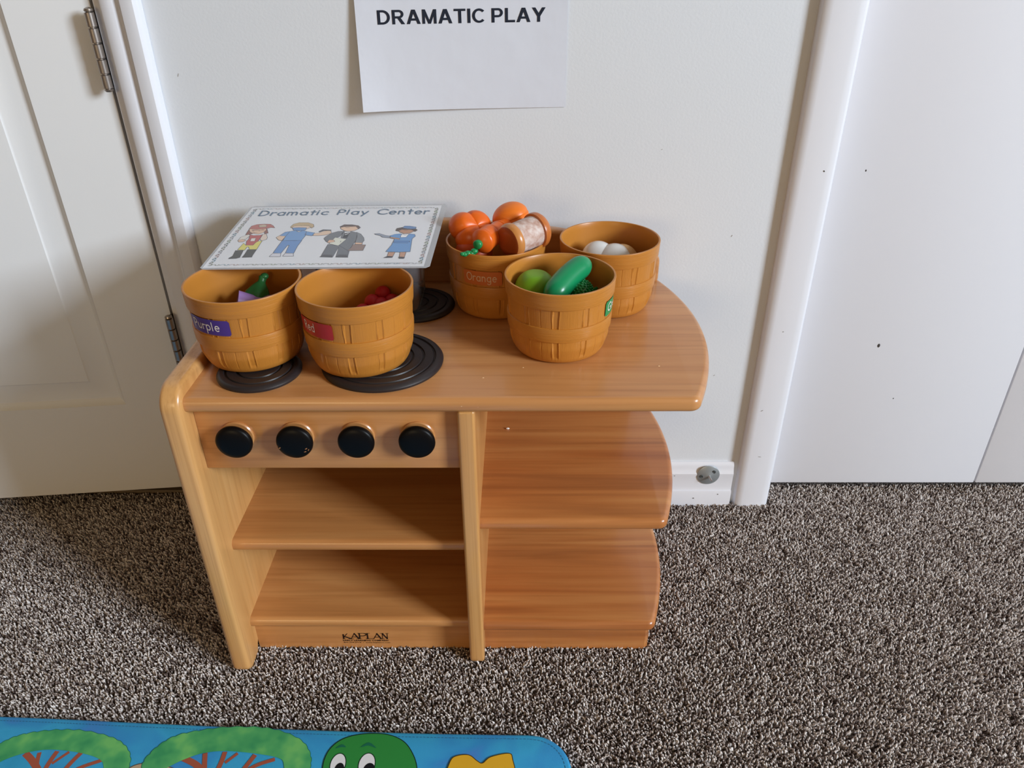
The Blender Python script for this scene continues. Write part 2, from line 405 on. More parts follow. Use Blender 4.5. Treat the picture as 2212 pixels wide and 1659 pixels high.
# scratches on the wall paint
wl = bpy.data.objects['wall_back']
for x, z, l, a in ((-.175, .745, .004, 70), (.618, .51, .003, 60), (.60, .31, .004, 35), (.50, .64, .002, 20), (.622, .265, .003, 40)):
    q = Vector((math.cos(math.radians(a)), 0, math.sin(math.radians(a))))*l/2; c = Vector((x, -.0002, z))
    MB().tube([c-q, c+q], .00035, flat('9b958c'), 6).build('scratch', wl)
for x, y, z, sx, sz, rot in ((.7320, -.0166, .612, .0014, .0009, .9), (.7175, -.0171, .355, .0012, .0006, 0), (.7180, -.0170, .108, .0030, .0005, .1), (.707, -.0174, .205, .0022, .0005, -.6)):
    MB().ball((x, y, z), 1, flat('8d877f' if sz < .0009 else '4d4742'), (sx, .0002, sz), Matrix.Rotation(rot, 3, 'Y')).build('paint_scuff', bpy.data.objects['trim_2'])

def door_stop():
    st = mat('zinc_plate', lin('a9afb1'), .38, .5, .6)
    t = thing('door_stop', 'round grey metal door stop plate screwed to the baseboard beside the right door casing', 'door stop', (.634, -.0115, .064))
    M = place((.634, -.0112, .064), (0, -1, 0)); mb = MB()
    mb.lathe([(.0200, 0), (.0203, .0012), (.0190, .0020), (.0110, .0034), (.0055, .0052), (.0030, .0060)], st, 48, M); mb.build('plate', t)
    mb = MB(); mb.tube([(.6345, -.0165, .065), (.6375, -.0260, .0615)], [.0022, .0019], mat('bright_steel', lin('d8dadb'), .25, .5, .9), 12); mb.build('pin', t)
    for dx, dz in ((-.0125, -.0015), (.0085, .0085)):
        s = MB(); s.lathe([(.0036, .0), (.0036, .0010), (.0022, .0016), (.0012, .0010)], mat('screw_steel', lin('5f6567'), .4, .5, .8), 20, place((.634+dx, -.0136, .064+dz), (0, -1, 0))); s.build('screw', t)
door_stop()

# ------------------------------------------------------------------ play stove cabinet
HC = .4525
def stove():
    t = thing('play_stove', 'varnished wooden toy stove cabinet with black knobs, open shelves and a rounded right end', 'toy kitchen', (.2, -.2, 0))
    def outline(front, back, top, foot, rf=.028, rb=.02, arch=.022):
        P = []
        P += arc(front+rf, top-rf, rf, 180, 90, 8)
        P += arc(back-rb, top-rb, rb, 90, 0, 6)
        P += [(back, foot), (back-.045, foot)]
        P += arc(back-.045-arch, foot+.002, arch, 0, 90, 5)[1:]
        P += arc(front+.042+arch, foot+.002, arch, 90, 180, 5)
        P += [] + arc(front+.016, foot+.016, .016, -90, -180, 6)
        return P
    mb = MB(); mb.prism(outline(-.388, -.020, .4685, -.008, .030), -.1185, -.0925, 'x', wZ, .0122, 6, 28); o = mb.build('side_panel', t)
    mb = MB(); mb.prism(outline(-.3735, -.034, .4325, -.006, .004, .004), .2225, .2435, 'x', wZ, .0098, 6, 28); mb.build('divider_panel', t)
    def slab(xl, xr, bulge, yf, yb, zt, th, r, rc=.013):
        # outline with a bowed right end
        P = [(xl, yb), (xl, yf)]
        if bulge:
            P += arc(xr-rc, yf+rc, rc, -90, -25, 5)
            a = P[-1]; e = (xr-.002, yb); m = (xr+bulge, (yf+yb)/2+.01)
            for i in range(1, 25):
                u = i/24; P.append(((1-u)**2*a[0]+2*u*(1-u)*(2*m[0]-.5*a[0]-.5*e[0])+u*u*e[0], (1-u)**2*a[1]+2*u*(1-u)*m[1]+u*u*e[1]))
        else: P += [(xr, yf), (xr, yb)]
        bm = bmesh.new(); lo = [bm.verts.new((p[0], p[1], zt-th)) for p in P]; hi = [bm.verts.new((p[0], p[1], zt)) for p in P]; n = len(P)
        bm.faces.new(lo); bm.faces.new(hi); 
        for i in range(n): bm.faces.new((lo[i], lo[(i+1) % n], hi[(i+1) % n], hi[i]))
        bmesh.ops.recalc_face_normals(bm, faces=bm.faces[:])
        def soft(e):
            a, b = e.verts; 
            if abs(a.co.z-b.co.z) > 1e-6: return False
            if abs(a.co.x-xl) < 1e-6 and abs(b.co.x-xl) < 1e-6: return False
            if abs(a.co.y-yb) < 1e-6 and abs(b.co.y-yb) < 1e-6: return False
            return bulge or (abs(a.co.y-yf) < 1e-6 and abs(b.co.y-yf) < 1e-6)
        bmesh.ops.bevel(bm, geom=[e for e in bm.edges if soft(e)], offset=r, segments=5, profile=.5, affect='EDGES', clamp_overlap=True)
        return bm
    o = MB().bm(slab(-.0925, .507, .0345, -.3785, -.020, HC, .0200, .0080, .014), wTop).build('countertop', t)
    MB().bm(slab(-.0925, .2225, 0, -.3490, -.035, .2095, .0180, .0075), wX).build('shelf', t)
    MB().bm(slab(-.0925, .2225, 0, -.3540, -.035, .0672, .0180, .0075), wX).build('shelf', t)
    MB().bm(slab(.2435, .489, .026, -.3590, -.030, .2558, .0180, .0075), wRed).build('shelf', t)
    MB().bm(slab(.2435, .489, .026, -.3600, -.030, .0672, .0180, .0075), wRed).build('shelf', t)
    MB().box((-.0925, -.3600, .3410), (.2225, -.3430, .4325), wX, .0012, 2).build('control_panel', t)
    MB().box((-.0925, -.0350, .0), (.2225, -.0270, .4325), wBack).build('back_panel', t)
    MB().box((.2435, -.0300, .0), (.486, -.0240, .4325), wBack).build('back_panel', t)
    kb = MB().box((-.0925, -.3430, -.004), (.2225, -.3270, .0492), wX).build('kick_board', t)
    MB().prism([(.2435, -.343), (.478, -.343), (.4835, -.338), (.505, -.20), (.482, -.05), (.2435, -.05)], -.004, .0492, 'z', wRed).build('kick_board', t)
    # maker's mark printed on the kick board
    ink = flat('1a0d08', .6); lg = MB(); y = -.3434
    X0, Z0, SX, SZ = .0330, .0150, .0690, .0125     # word box
    def st(pts, wd):      # stroke in word units (0..1, 0..1), wd in metres
        q = [Vector((X0+a*SX, Z0+b*SZ)) for a, b in pts]
        for i in range(len(q)-1):
            d = (q[i+1]-q[i]).normalized(); nn = Vector((-d.y, d.x))*wd/2
            lg.poly([(p.x, y, p.y) for p in (q[i]-nn, q[i+1]-nn, q[i+1]+nn, q[i]+nn)], ink)
    th, hn, sf = .0021, .0010, .00075
    st([(.03, .02), (.03, .82)], th); st([(.03, .30), (.12, .92)], hn); st([(.055, .42), (.19, .04)], th)
    st([(.19, .02), (.27, .96)], hn); st([(.265, .98), (.355, .02)], th); st([(.215, .36), (.31, .36)], hn)
    st([(.375, .02), (.375, .98)], th); st([(.34, .97), (.47, .97)], hn); st([(.47, .97), (.51, .88), (.52, .74), (.50, .60), (.46, .52), (.39, .52)], hn*1.4)
    st([(.545, .02), (.545, .98)], th); st([(.51, .97), (.60, .97)], sf); st([(.50, .04), (.67, .04)], hn); st([(.67, .02), (.76, .98)], hn)
    st([(.745, .98), (.835, .02)], th); st([(.69, .32), (.79, .32)], hn)
    st([(.865, .02), (.865, .97)], hn); st([(.865, .97), (.965, .04)], th); st([(.968, .02), (.968, .97)], hn)
    for a, b, z in ((0, .07, .03), (.13, .25, .03), (.30, .42, .03), (.34, .42, .03), (.79, .91, .03), (.82, .90, .97), (.93, 1.0, .97), (.51, .58, .03)): st([(a, z), (b, z)], sf)
    for txt, zz, hh, xx, ww in (('EARLY LEARNING COMPANY', .0105, .0030, .0335, .0680), ('800-334-2014  \u2022  www.kaplanco.com', .0062, .0026, .0340, .0690)):
        vs, fs = font_tris(txt, .025 if hh > .0028 else .012, 1); lg.add([(xx+a*ww, y, zz+b*hh) for a, b in vs], fs, ink)
    lo = lg.build('printed_mark', smooth=0, fix=False); lo.parent = kb; lo.data.transform(Matrix.Translation(-world_loc(kb)))
    lo['label'] = 'black printed maker name KAPLAN'
    # backsplash
    top = [(-.09, .5520), (.20, .5520), (.25, .5470), (.30, .5430), (.36, .5350), (.42, .5220), (.47, .5050)]
    P = [(-.0925, HC)] + catmull(top, 6) + arc(.488, .485, .0175, 70, 0, 6) + [(.5055, HC)]
    P = [(a, b-.003) for a, b in P]
    MB().prism(P, -.0400, -.0185, 'y', wTop, .0065, 4, 40).build('backsplash', t)
    # knobs
    blk = mat('black_knob_paint', lin('0d0b0b'), .38, .14)
    for i, x in enumerate((-.0450, .0275, .1010, .1735)):
        M = place((x, -.3600, .3905), (0, -1, 0)); k = MB()
        k.lathe([(.0095, -.002), (.0095, .006), (.0120, .0085), (.0195, .0100), (.0216, .0120), (.0220, .0145), (.0214, .0170), (.0195, .0186), (.0150, .0200), (.0080, .0208), (.001, .0210)], blk, 56, M)
        if i == 1:
            wn = flat('9a6a44', .6)
            for dx, dz, a, l in ((-.0195, -.0030, .9, .0022), (-.0175, -.0052, .7, .0016), (.0135, -.0062, .5, .0022), (.0120, -.0105, .2, .0018), (.0165, -.0080, 1.1, .0015)):
                yy = -.3600-.0190 + (.0014 if math.hypot(dx, dz) > .0185 else -.0006)
                k.ball((x+dx, yy, .3905+dz), l, wn, (1, .25, .45), Matrix.Rotation(-a, 3, 'Y'), u=12, v=8)
        ko = k.build('knob', t)
        c = MB().lathe([(.0200, .0), (.0203, .0020), (.0190, .0034), (.010, .0036)], wX, 48, M).build('knob_collar'); c.parent = ko; c.data.transform(Matrix.Translation(-world_loc(ko)))
        if i == 1: ko['label'] = 'black knob with paint chipped off its rim'
    rub = mat('black_burner', lin('2b2526'), .42, .4)
    bn = noise(rub, coords(rub, (1, 1, 1)), 900, 2); bump(rub, bn, .15, .0004)
    for x, yy, r in ((-.0205, -.3145, .0500), (.1260, -.2900, .0745), (.1470, -.1260, .0555)):
        pr = [(r, 0), (r+.0006, .0030), (r-.0012, .0058), (r-.0045, .0070)]; rr = r-.010
        while rr > .016:
            pr += [(rr+.0016, .0070), (rr+.0008, .0052), (rr-.0012, .0052), (rr-.0022, .0070)]; rr -= .0135
        pr += [(.002, .0070)]
        MB().lathe(pr, rub, 96, Matrix.Translation((x, yy, HC-.0002))).build('burner', t)
    return t
stove()
tag(MB().ball((.2766, -.1481, .2572), .0016, flat('f1ece4'), (1.5, 1, .8), f=lambda d: 1+.15*math.sin(9*d.x)*math.cos(7*d.y)).build('crumb'), 'tiny white crumb lying on the upper right shelf of the stove', 'crumb')
chips = MB()
for x, y, z, r in ((.0130, -.3775, .4415, .0008), (.2290, -.3780, .4430, .0012), (.2335, -.3778, .4425, .0009), (.2480, -.3782, .4420, .0007), (.3700, -.3760, .4490, .0007), (.4620, -.3770, .4470, .0010), (.2520, -.3300, .4527, .0008), (.3000, -.3050, .4527, .0006), (.4660, -.3020, .4527, .0009)):
    chips.ball((x, y, z), r, flat('e6c49a'), (1.7, .5, .7), u=10, v=6)
o = chips.build('wear_chip', bpy.data.objects['countertop']); o.location = (0, 0, 0)
# ------------------------------------------------------------------ baskets
def plastic(name, kind):
    m = mat(name, lin('bb7a30'), .36, .45)
    t = N(m, 'ShaderNodeUVMap'); mp = N(m, 'ShaderNodeMapping'); L(m, t.outputs[0], mp.inputs[0])
    if kind == 'stave':
        mp.inputs['Scale'].default_value = (480, 16, 1)
    else: mp.inputs['Scale'].default_value = (14, 380, 1)
    n = noise(m, mp.outputs[0], 1, 2, 1.6 if kind == 'stave' else 1.2)
    if kind != 'inner': bump(m, n, .55 if kind == 'band' else .30, .0009)
    return m
PS, PB, PI_ = plastic('mustard_plastic_staves', 'stave'), plastic('mustard_plastic_bands', 'band'), plastic('mustard_plastic_smooth', 'inner')
def rbody(z): return .0515 + .0115*min(1, z/.022)**.5 * 1.0 + max(0, z-.022)*.060 if z < .022 else .0630 + (z-.022)*.052
NST = 11
def stave_off(a, z, seed=0):
    """moulded stave pattern: wide laths with a narrow recessed lath between them"""
    u = (a/(2*PI)*NST) % 1; k = int(a/(2*PI)*NST) % NST
    u = (u + .018*math.sin(z*75+k*2.1) + .04*(.05-z)*8*((k % 3)-1)*.3) % 1
    nw = .17 + .03*math.sin(k*1.7); s = lambda e: max(0, min(1, e/.022))
    d = -.0003 - .0009*min(s(u), s(nw-u)+.0) if u < nw else -.0003
    if u > .965: d += .0006*math.sin(PI*(u-.965)/.035)
    if nw <= u < nw+.035: d += .0004*math.sin(PI*(u-nw)/.035)
    if k % 2 and .58 < u < .60: d -= .0004
    return d
BH = .0980
def make_basket():
    n = 704; zs = []
    prof = []   # (z, r, slot, isstave)
    def r0(z): return rbody(z)
    for z in np.linspace(.0, .0335, 16): prof.append((z, None, 0))
    lv = [(.0340, .0011, 1), (.0355, .0015, 1), (.0430, .0016, 1), (.0505, .0015, 1), (.0520, .0011, 1)]
    prof += [(z, o, s) for z, o, s in lv]
    for z in np.linspace(.0524, .0765, 12): prof.append((z, None, 0))
    prof += [(.0770, .0012, 1), (.0785, .0016, 1), (.0870, .0017, 1), (.0950, .0016, 1), (.0968, .0018, 2), (.0978, .0014, 2), (BH, .0004, 2), (.0978, -.0008, 2), (.0965, -.0014, 2)]
    for z in np.linspace(.090, .006, 12): prof.append((z, -.0014, 2))
    prof.append((.0025, -.006, 2)); prof.append((.0025, -.045, 2))
    vs = []; fs = []; mi = []; uv = []
    inner = False; up_ = True; last = -1
    for i, (z, o, s) in enumerate(prof):
        for k in range(n+1):
            a = 2*PI*k/n; b = r0(z) + (stave_off(a, z) if o is None else o)
            if z < .010 and o is None: b = r0(z) - .0000
            vs.append((b*math.cos(a), b*math.sin(a), z)); uv.append((a*.066, z))
    for i in range(len(prof)-1):
        for k in range(n):
            fs.append((i*(n+1)+k, i*(n+1)+k+1, (i+1)*(n+1)+k+1, (i+1)*(n+1)+k)); mi.append(max(prof[i][2], prof[i+1][2]) if prof[i][2] != prof[i+1][2] else prof[i][2])
    c = len(vs); vs.append((0, 0, .0025)); uv.append((0, 0)); base = (len(prof)-1)*(n+1)
    for k in range(n): fs.append((base+k, base+k+1, c)); mi.append(2)
    c = len(vs); vs.append((0, 0, 0)); uv.append((0, 0))
    for k in range(n): fs.append((k+1, k, c)); mi.append(2)
    me = bpy.data.meshes.new('tub'); me.from_pydata(vs, [], fs)
    for m in (PS, PB, PI_): me.materials.append(m)
    me.polygons.foreach_set('material_index', mi)
    l = me.uv_layers.new(name='UVMap'); vi = np.zeros(len(me.loops), dtype=np.int32); me.loops.foreach_get('vertex_index', vi)
    l.data.foreach_set('uv', np.array(uv, dtype=np.float32)[vi].ravel())
    me.shade_smooth(); me.set_sharp_from_angle(angle=math.radians(50)); me.update(); return me
TUB = make_basket()
GRP = 'mustard plastic bushel baskets on the stove top'
def basket(x, y, z, rot, label, text=None, tcol=None, a0=0, a1=0, margin=.12, tw=.7, inkc='e8dcd6'):
    t = thing('basket', label, 'basket', (x, y, z), GRP)
    o = bpy.data.objects.new('tub', TUB); COL.objects.link(o); o.parent = t; o.rotation_euler = (0, 0, rot)
    if text:
        mb = MB(); za, zb = .0555, .0752; n = 28; base = flat(tcol, .35, .4); inkm = flat(inkc, .5)
        def f(a, zz, h=.0): r = rbody(zz)+.0010+h; return (x+r*math.cos(a), y+r*math.sin(a), z+zz)
        vs = []; cr = .0022; R_ = .066; Wd = (a1-a0)*R_
        for i in range(n+1):
            s = i/n*Wd; ins = 0
            for e in (s, Wd-s):
                if e < cr: ins = max(ins, cr-math.sqrt(max(0, cr*cr-(cr-e)**2)))
            a = a0+s/R_; vs += [f(a, za+ins), f(a, zb-ins)]
        mb.add(vs, [(2*i, 2*i+2, 2*i+3, 2*i+1) for i in range(n)], base)
        X0 = a0 + margin*(a1-a0); W_ = (a1-a0)*tw*R_
        put_text(mb, text, inkm, lambda px, py: f(X0+px/R_, za+.0058+py, .0003), W_, .0066, .2)
        lb = mb.build('name_label', smooth=60, fix=False); lb.parent = t; lb.data.transform(Matrix.Translation((-x, -y, -z)))
        lb['label'] = '%s sticker lettered %s' % (text.lower(), text)
    return t
BZ = HC+.0072
basket(-.0350, -.2760, BZ, .35, 'basket with the purple sticker, at the far left on the small black burner', 'Purple', '4f3482', -1.5535-.90, -1.5535, .14, .66)
basket(.1020, -.2900, BZ, .10, 'basket with the red sticker on the large black burner, holding red grapes', 'Red', 'b8302f', -1.812-.86, -1.812, .22, .34)
basket(.2630, -.1180, HC+.0002, .8, 'basket with the orange sticker, heaped with orange toy food', 'Orange', 'c46a35', -2.2485, -1.4242, .10, .78, 'd8b8a0')
basket(.3456, -.2420, HC+.0002, -.02, 'basket at the front right holding green toy food, green sticker on its side', 'Green', '1c8a4e', -.6170, .20, .10, .78)
basket(.4190, -.1165, HC+.0002, .55, 'basket at the back right corner of the counter holding one white toy food', None)

# ------------------------------------------------------------------ toy food
ORG = mat('orange_vinyl', lin('e0651a'), .33, .4); ORG2 = mat('orange_fruit_vinyl', lin('ea7a26'), .36, .4)
def toyfood():
    # carrot
    t = thing('toy_carrot', 'orange toy carrot with a green stem, lying in the orange basket', 'toy food', (.252, -.155, .545))
    h = Vector((.2425, -.1690, .5615)); tail = Vector((.2880, -.0850, .5660)); d = (tail-h).normalized()
    pr = []; n = 60; Ln = (tail-h).length
    for i in range(n+1):
        u = i/n; r = .0182*(1-.60*u)*min(1, (u/.10+.02))**.5 if u < .10 else .0182*(1-.60*u)
        r *= 1 + .05*math.sin(u*Ln/.0125*2*PI*.5+.6) - (.10*max(0, 1-abs(((u*Ln) % .021)-.0105)/.0014) if u > .06 else 0)
        if u > .93: r *= math.sqrt(max(0, 1-((u-.93)/.07)**2))+.02
        pr.append((max(r, .0004), u*Ln))
    MB().lathe(pr, ORG, 40, place(h, d)).build('root', t)
    g = mat('green_stem_vinyl', lin('1f8a4e'), .3, .5); mb = MB()
    mb.lathe([(.0048, -.006), (.0062, -.0045), (.0060, -.001), (.0045, .004)], g, 20, place(h, d))
    for k, (dx, dz, r) in enumerate(((-.006, -.005, .0050), (-.010, -.0075, .0046), (-.0145, -.007, .0044), (-.0185, -.0080, .0042), (-.0080, -.010, .0042), (-.0215, -.007, .0032))):
        mb.ball((h.x+dx, h.y-.003-.001*k, h.z-.004+dz), r, g, (1, .9, .8), u=16, v=10)
    mb.build('stem', t, 60)
    # orange bell pepper
    t = tag(MB().ball((.2320, -.1130, .5580), .0325, ORG, (1.05, .92, .90), Matrix.Rotation(.5, 3, 'Y') @ Matrix.Rotation(.6, 3, 'X'),
        f=lambda d: (.80+.24*abs(math.cos(2*math.atan2(d.y, d.x)))**.7*(1-d.z*d.z)**.5) - .18*max(0, d.z-.72)/.28, u=64, v=40).build('toy_pepper'),
        'lobed orange toy pepper at the left side of the orange basket', 'toy food')
    tag(MB().ball((.2330, -.1290, .5350), .0260, mat('dark_orange_vinyl', lin('c8501a'), .4, .4), (1, .9, .8), f=lambda d: 1-.05*max(0, 1-abs(d.x)/.1), u=40, v=28).build('toy_orange'),
        'dull orange toy fruit wedged under the carrot and pepper', 'toy food')
    # peach with a seam
    tag(MB().ball((.2830, -.0880, .5700), .0255, ORG2, (1.02, .85, .80), Matrix.Rotation(-.35, 3, 'Y') @ Matrix.Rotation(.25, 3, 'X'),
        f=lambda d: 1-.09*math.exp(-((d.z-.30+.25*d.x*d.x)/.06)**2), u=56, v=48).build('toy_peach'),
        'smooth orange toy peach with a crease, topmost at the back of the orange basket', 'toy food')
    # jar with caps on both ends
    near = Vector((.2849, -.1600, .5620)); far = Vector((.3179, -.1300, .5655)); d = (far-near).normalized()
    t = thing('toy_jar', 'brown-capped toy jar with a pale paper label, lying on the orange basket', 'toy food', near)
    cap = mat('caramel_vinyl', lin('c06c30'), .3, .5, coat=.2); paper = mat('worn_pink_label', rough=.6)
    nz = noise(paper, coords(paper, (1, 1, 1)), 130, 3); L(paper, ramp(paper, nz, [(.36, lin('b89282')), (.5, lin('c9aca0')), (.68, lin('d8c8c0'))]), bsdf(paper).inputs['Base Color'])
    Lj = (far-near).length; Mj = place(near, d); S = (1, 1)
    mb = MB(); mb.lathe([(.0205, -.0064), (.0228, -.0040), (.0236, .0005), (.0232, .0034), (.0218, .0040)], mat('tan_cap_vinyl', lin('c98547'), .3, .5, coat=.2), 56, Mj, S, caps=False)
    mb.lathe([(.0012, -.0072), (.0120, -.0076), (.0190, -.0073), (.0206, -.0064)], mat('russet_cap_vinyl', lin('a04c24'), .35, .4), 56, Mj, S); mb.build('lid', t)
    MB().lathe([(.0210, .002), (.0212, Lj*.5), (.0210, Lj-.002)], paper, 56, Mj, S).build('paper_label', t)
    MB().lathe([(.0222, Lj-.004), (.0240, Lj-.0035), (.0246, .0+Lj), (.0240, Lj+.004), (.0215, Lj+.0075), (.001, Lj+.0080)], cap, 56, Mj, S).build('base', t)
    # green basket
    tag(MB().ball((.3155, -.2200, .5200), .0262, mat('lime_vinyl', lin('6f9e1e'), .42, .35), (1, 1, .95), f=lambda d: 1-.12*max(0, d.z-.86)/.14, u=48, v=32).build('toy_apple'),
        'lime green toy apple in the green basket, left of the cucumber', 'toy food')
    a = Vector((.3395, -.2560, .5260)); b = Vector((.3760, -.2150, .5470)); cu = MB(); pts = []; rr = []
    for i in range(25):
        u = i/24; p = a.lerp(b, u) + Vector((-.002, .002, .004))*math.sin(PI*u); pts.append(p)
        e = min(u, 1-u)/.22; rr.append(.0158*(math.sqrt(max(0, 1-(1-min(1, e))**2))*.98+.02)*(1-.10*u))
    ax = (b-a).normalized(); pts = [pts[0]-ax*.012] + pts + [pts[-1]+ax*.012]
    # elongate rounded ends
    pts = [a + (b-a)*((i/28)*1.42-.21) + Vector((-.002, .002, .004))*math.sin(PI*i/28) for i in range(29)]
    rr = []
    for i in range(29):
        u = i/28; e = min(u, 1-u)/.24; rr.append(max(.0004, .0165*math.sqrt(max(0, 1-(1-min(1, e))**2))*(1-.12*u)))
    cu.tube(pts, rr, mat('cucumber_vinyl', lin('0f8a56'), .28, .5), 36)
    tag(cu.build('toy_cucumber', smooth=80), 'dark green toy cucumber laid diagonally across the green basket', 'toy food')
    t = thing('toy_artichoke', 'bumpy dark green toy vegetable under the right end of the cucumber', 'toy food', (.370, -.229, .510))
    gm = mat('bumpy_green_vinyl', lin('117a3c'), .25, .5); mb = MB(); c = Vector((.3700, -.2310, .5200)); mb.ball(c, .0165, gm, (1.1, 1, 1), u=24, v=16)
    for i in range(230):
        z = 1-2*(i+.5)/230; r = math.sqrt(1-z*z); ph = i*2.39996
        p = Vector((1.1*r*math.cos(ph), r*math.sin(ph), z))*.0168; mb.ball(c+p, .0016, gm, (1, 1, 1), u=8, v=6)
    mb.build('knobbly_head', t, 60)
    mb = MB(); mb.tube([(.383, -.224, .517), (.3910, -.216, .516), (.3945, -.211, .5165)], [.0035, .003, .0022], gm, 10); mb.build('stalk', t, 60)
    tag(MB().ball((.3545, -.2580, .5040), .0100, flat('c9c08a', .4), (1.1, 1, .8)).build('toy_pea_pod'), 'pale green toy piece peeping out under the cucumber', 'toy food')
    # white lobed food
    wh = mat('white_vinyl', lin('dcdad8'), .22, .5, coat=.3); tn = mat('tan_vinyl', lin('c79a66'), .45, .4)
    t = thing('toy_cauliflower', 'glossy white lobed toy food with a tan back, alone in the back right basket', 'toy food', (.421, -.100, .47))
    mb = MB(); mb.ball((.4080, -.0930, .5080), .0270, wh, (.95, .85, 1.05), Matrix.Rotation(-.35, 3, 'Y'), u=40, v=28); mb.ball((.4270, -.1020, .5030), .0310, wh, (.92, .9, 1.05), Matrix.Rotation(.28, 3, 'Y'), u=40, v=28)
    mb.ball((.4060, -.1080, .4950), .0270, wh, (.9, .9, 1), u=32, v=20)
    mb.ball((.4190, -.1120, .4900), .0300, wh, (1.05, .85, 1), u=32, v=20)
    mb.build('white_lobes', t, 80)
    MB().ball((.4400, -.0960, .5000), .0290, tn, (.90, .80, 1.12), u=40, v=28).build('tan_back', t, 80)
    # grapes
    rm = mat('grape_red_vinyl', lin('b01f2c'), .5, .3); mb = MB()
    for x, y, z, r in ((.1255, -.2330, .5185, .0098), (.1140, -.2460, .5130, .0098), (.1040, -.2590, .5060, .0098), (.1260, -.2500, .5110, .0095), (.1380, -.2420, .5120, .0095), (.1170, -.2630, .5030, .0098), (.1330, -.2590, .5030, .0098), (.1100, -.2330, .5030, .0095), (.1240, -.2720, .4960, .0098), (.1400, -.2660, .4960, .0095), (.1080, -.2740, .4930, .0098), (.1250, -.2500, .4950, .0110), (.1150, -.2600, .4800, .013), (.130, -.262, .478, .013)):
        mb.ball((x-.001, y-.008, z+.0048), r, rm, u=24, v=16)
    tag(mb.build('toy_grapes', smooth=80), 'cluster of red toy grapes in the red basket', 'toy food')
    # eggplant with green cap, lilac cup
    t = thing('toy_eggplant', 'dark purple toy eggplant with a green cap in the purple basket', 'toy food', (-.030, -.235, .50))
    dg = mat('dark_green_vinyl', lin('2d6a37'), .35, .4); o_ = Vector((-.0300, -.2290, .5330)); ax = Vector((-.25, -.55, -.80)).normalized()
    MB().lathe([(.001, .012), (.0080, .013), (.0120, .018), (.0148, .028), (.0155, .040), (.0120, .052), (.001, .058)], mat('aubergine_vinyl', lin('2c1230'), .2, .5), 40, place(o_, ax)).build('body', t)
    mb = MB(); mb.lathe([(.0048, -.0085), (.0052, -.0070), (.0046, -.0040), (.0050, -.0010), (.0105, .0060), (.0148, .0150), (.0160, .0240)], dg, 40, place(o_, ax), fr=lambda r, z, a: r*(1+(.10*math.cos(5*a) if z > .01 else 0))); mb.build('green_cap', t)
    MB().ball(o_-ax*.008+Vector((.002, 0, .001)), .0052, dg, (1, 1, .8), u=20, v=14).build('stem_knob', t)
    lil = mat('lilac_plastic', lin('a884c6'), .3, .45)
    mb = MB(); M = place((-.0400, -.2560, .5170), (-.80, -.25, .28))
    mb.lathe([(.004, -.016), (.0100, -.014), (.0118, -.002), (.0140, .014), (.0134, .0142), (.0110, -.001), (.0090, -.012), (.001, -.0128)], lil, 40, M)
    mb.box((-.0330, -.2530, .5195), (-.0140, -.2400, .5220), lil, .001, 2); mb.build('c')
    o = bpy.data.objects['c']; o.name = 'toy_cup'; tag(o, 'lilac toy cup lying in the purple basket', 'toy cup')
toyfood()

# ------------------------------------------------------------------ clear bin and laminated sheet
def clear_bin():
    m = bpy.data.materials.new('clear_plastic'); m.use_nodes = True; nt = m.node_tree; nt.nodes.clear()
    o = nt.nodes.new('ShaderNodeOutputMaterial'); tr = nt.nodes.new('ShaderNodeBsdfTransparent'); gl = nt.nodes.new('ShaderNodeBsdfGlossy'); df = nt.nodes.new('ShaderNodeBsdfDiffuse')
    tr.inputs[0].default_value = (.97, .97, .98, 1); gl.inputs['Roughness'].default_value = .12; df.inputs[0].default_value = (.8, .8, .83, 1)
    fr = nt.nodes.new('ShaderNodeLayerWeight'); fr.inputs[0].default_value = .25; m1 = nt.nodes.new('ShaderNodeMixShader'); m2 = nt.nodes.new('ShaderNodeMixShader')
    m1.inputs[0].default_value = .10; nt.links.new(tr.outputs[0], m1.inputs[1]); nt.links.new(df.outputs[0], m1.inputs[2])
    nt.links.new(fr.outputs['Fresnel'], m2.inputs[0]); nt.links.new(m1.outputs[0], m2.inputs[1]); nt.links.new(gl.outputs[0], m2.inputs[2]); nt.links.new(m2.outputs[0], o.inputs[0])
    def rr(x0, x1, y0, y1, r, k=7): return arc(x1-r, y0+r, r, -90, 0, k)+arc(x1-r, y1-r, r, 0, 90, k)+arc(x0+r, y1-r, r, 90, 180, k)+arc(x0+r, y0+r, r, 180, 270, k)
    lv = [(.4598, 0), (.4600, -.003), (.4640, -.0004), (.50, .001), (.553, .003), (.5565, .0032)]
    mb = MB(); vs = []; n = 32
    for z, g in lv: vs += [(a, b, z) for a, b in rr(.000-g, .1560+g, -.1660-g, -.0560+g, .020)]
    lv2 = [(.5565, .0020), (.50, -.0002), (.4650, -.0016), (.4612, -.004)]
    k = len(lv); fs = [(i*n+j, i*n+(j+1) % n, (i+1)*n+(j+1) % n, (i+1)*n+j) for i in range(k-1) for j in range(n)]
    fs += [tuple(range(n))[::-1]]
    mb.add(vs, fs, m); tag(mb.build('plastic_bin', smooth=50), 'clear plastic bin on the rear burner, under the laminated sheet', 'bin')
clear_bin()
SC0, SC1, SC2, SC3 = Vector((-.0985, -.2445, .5578)), Vector((.1855, -.2440, .5588)), Vector((.1905, -.0330, .5720)), Vector((-.0955, -.0330, .5700))
def SH(u, v, h=0):
    p = (SC0*(1-u)+SC1*u)*(1-v) + (SC3*(1-u)+SC2*u)*v
    p = p + Vector((0, 0, h + .0016*math.sin(PI*u*1.1+.3)*math.sin(PI*v) + .0022*max(0, u-.72)*v*3*(1-u)))
    return p
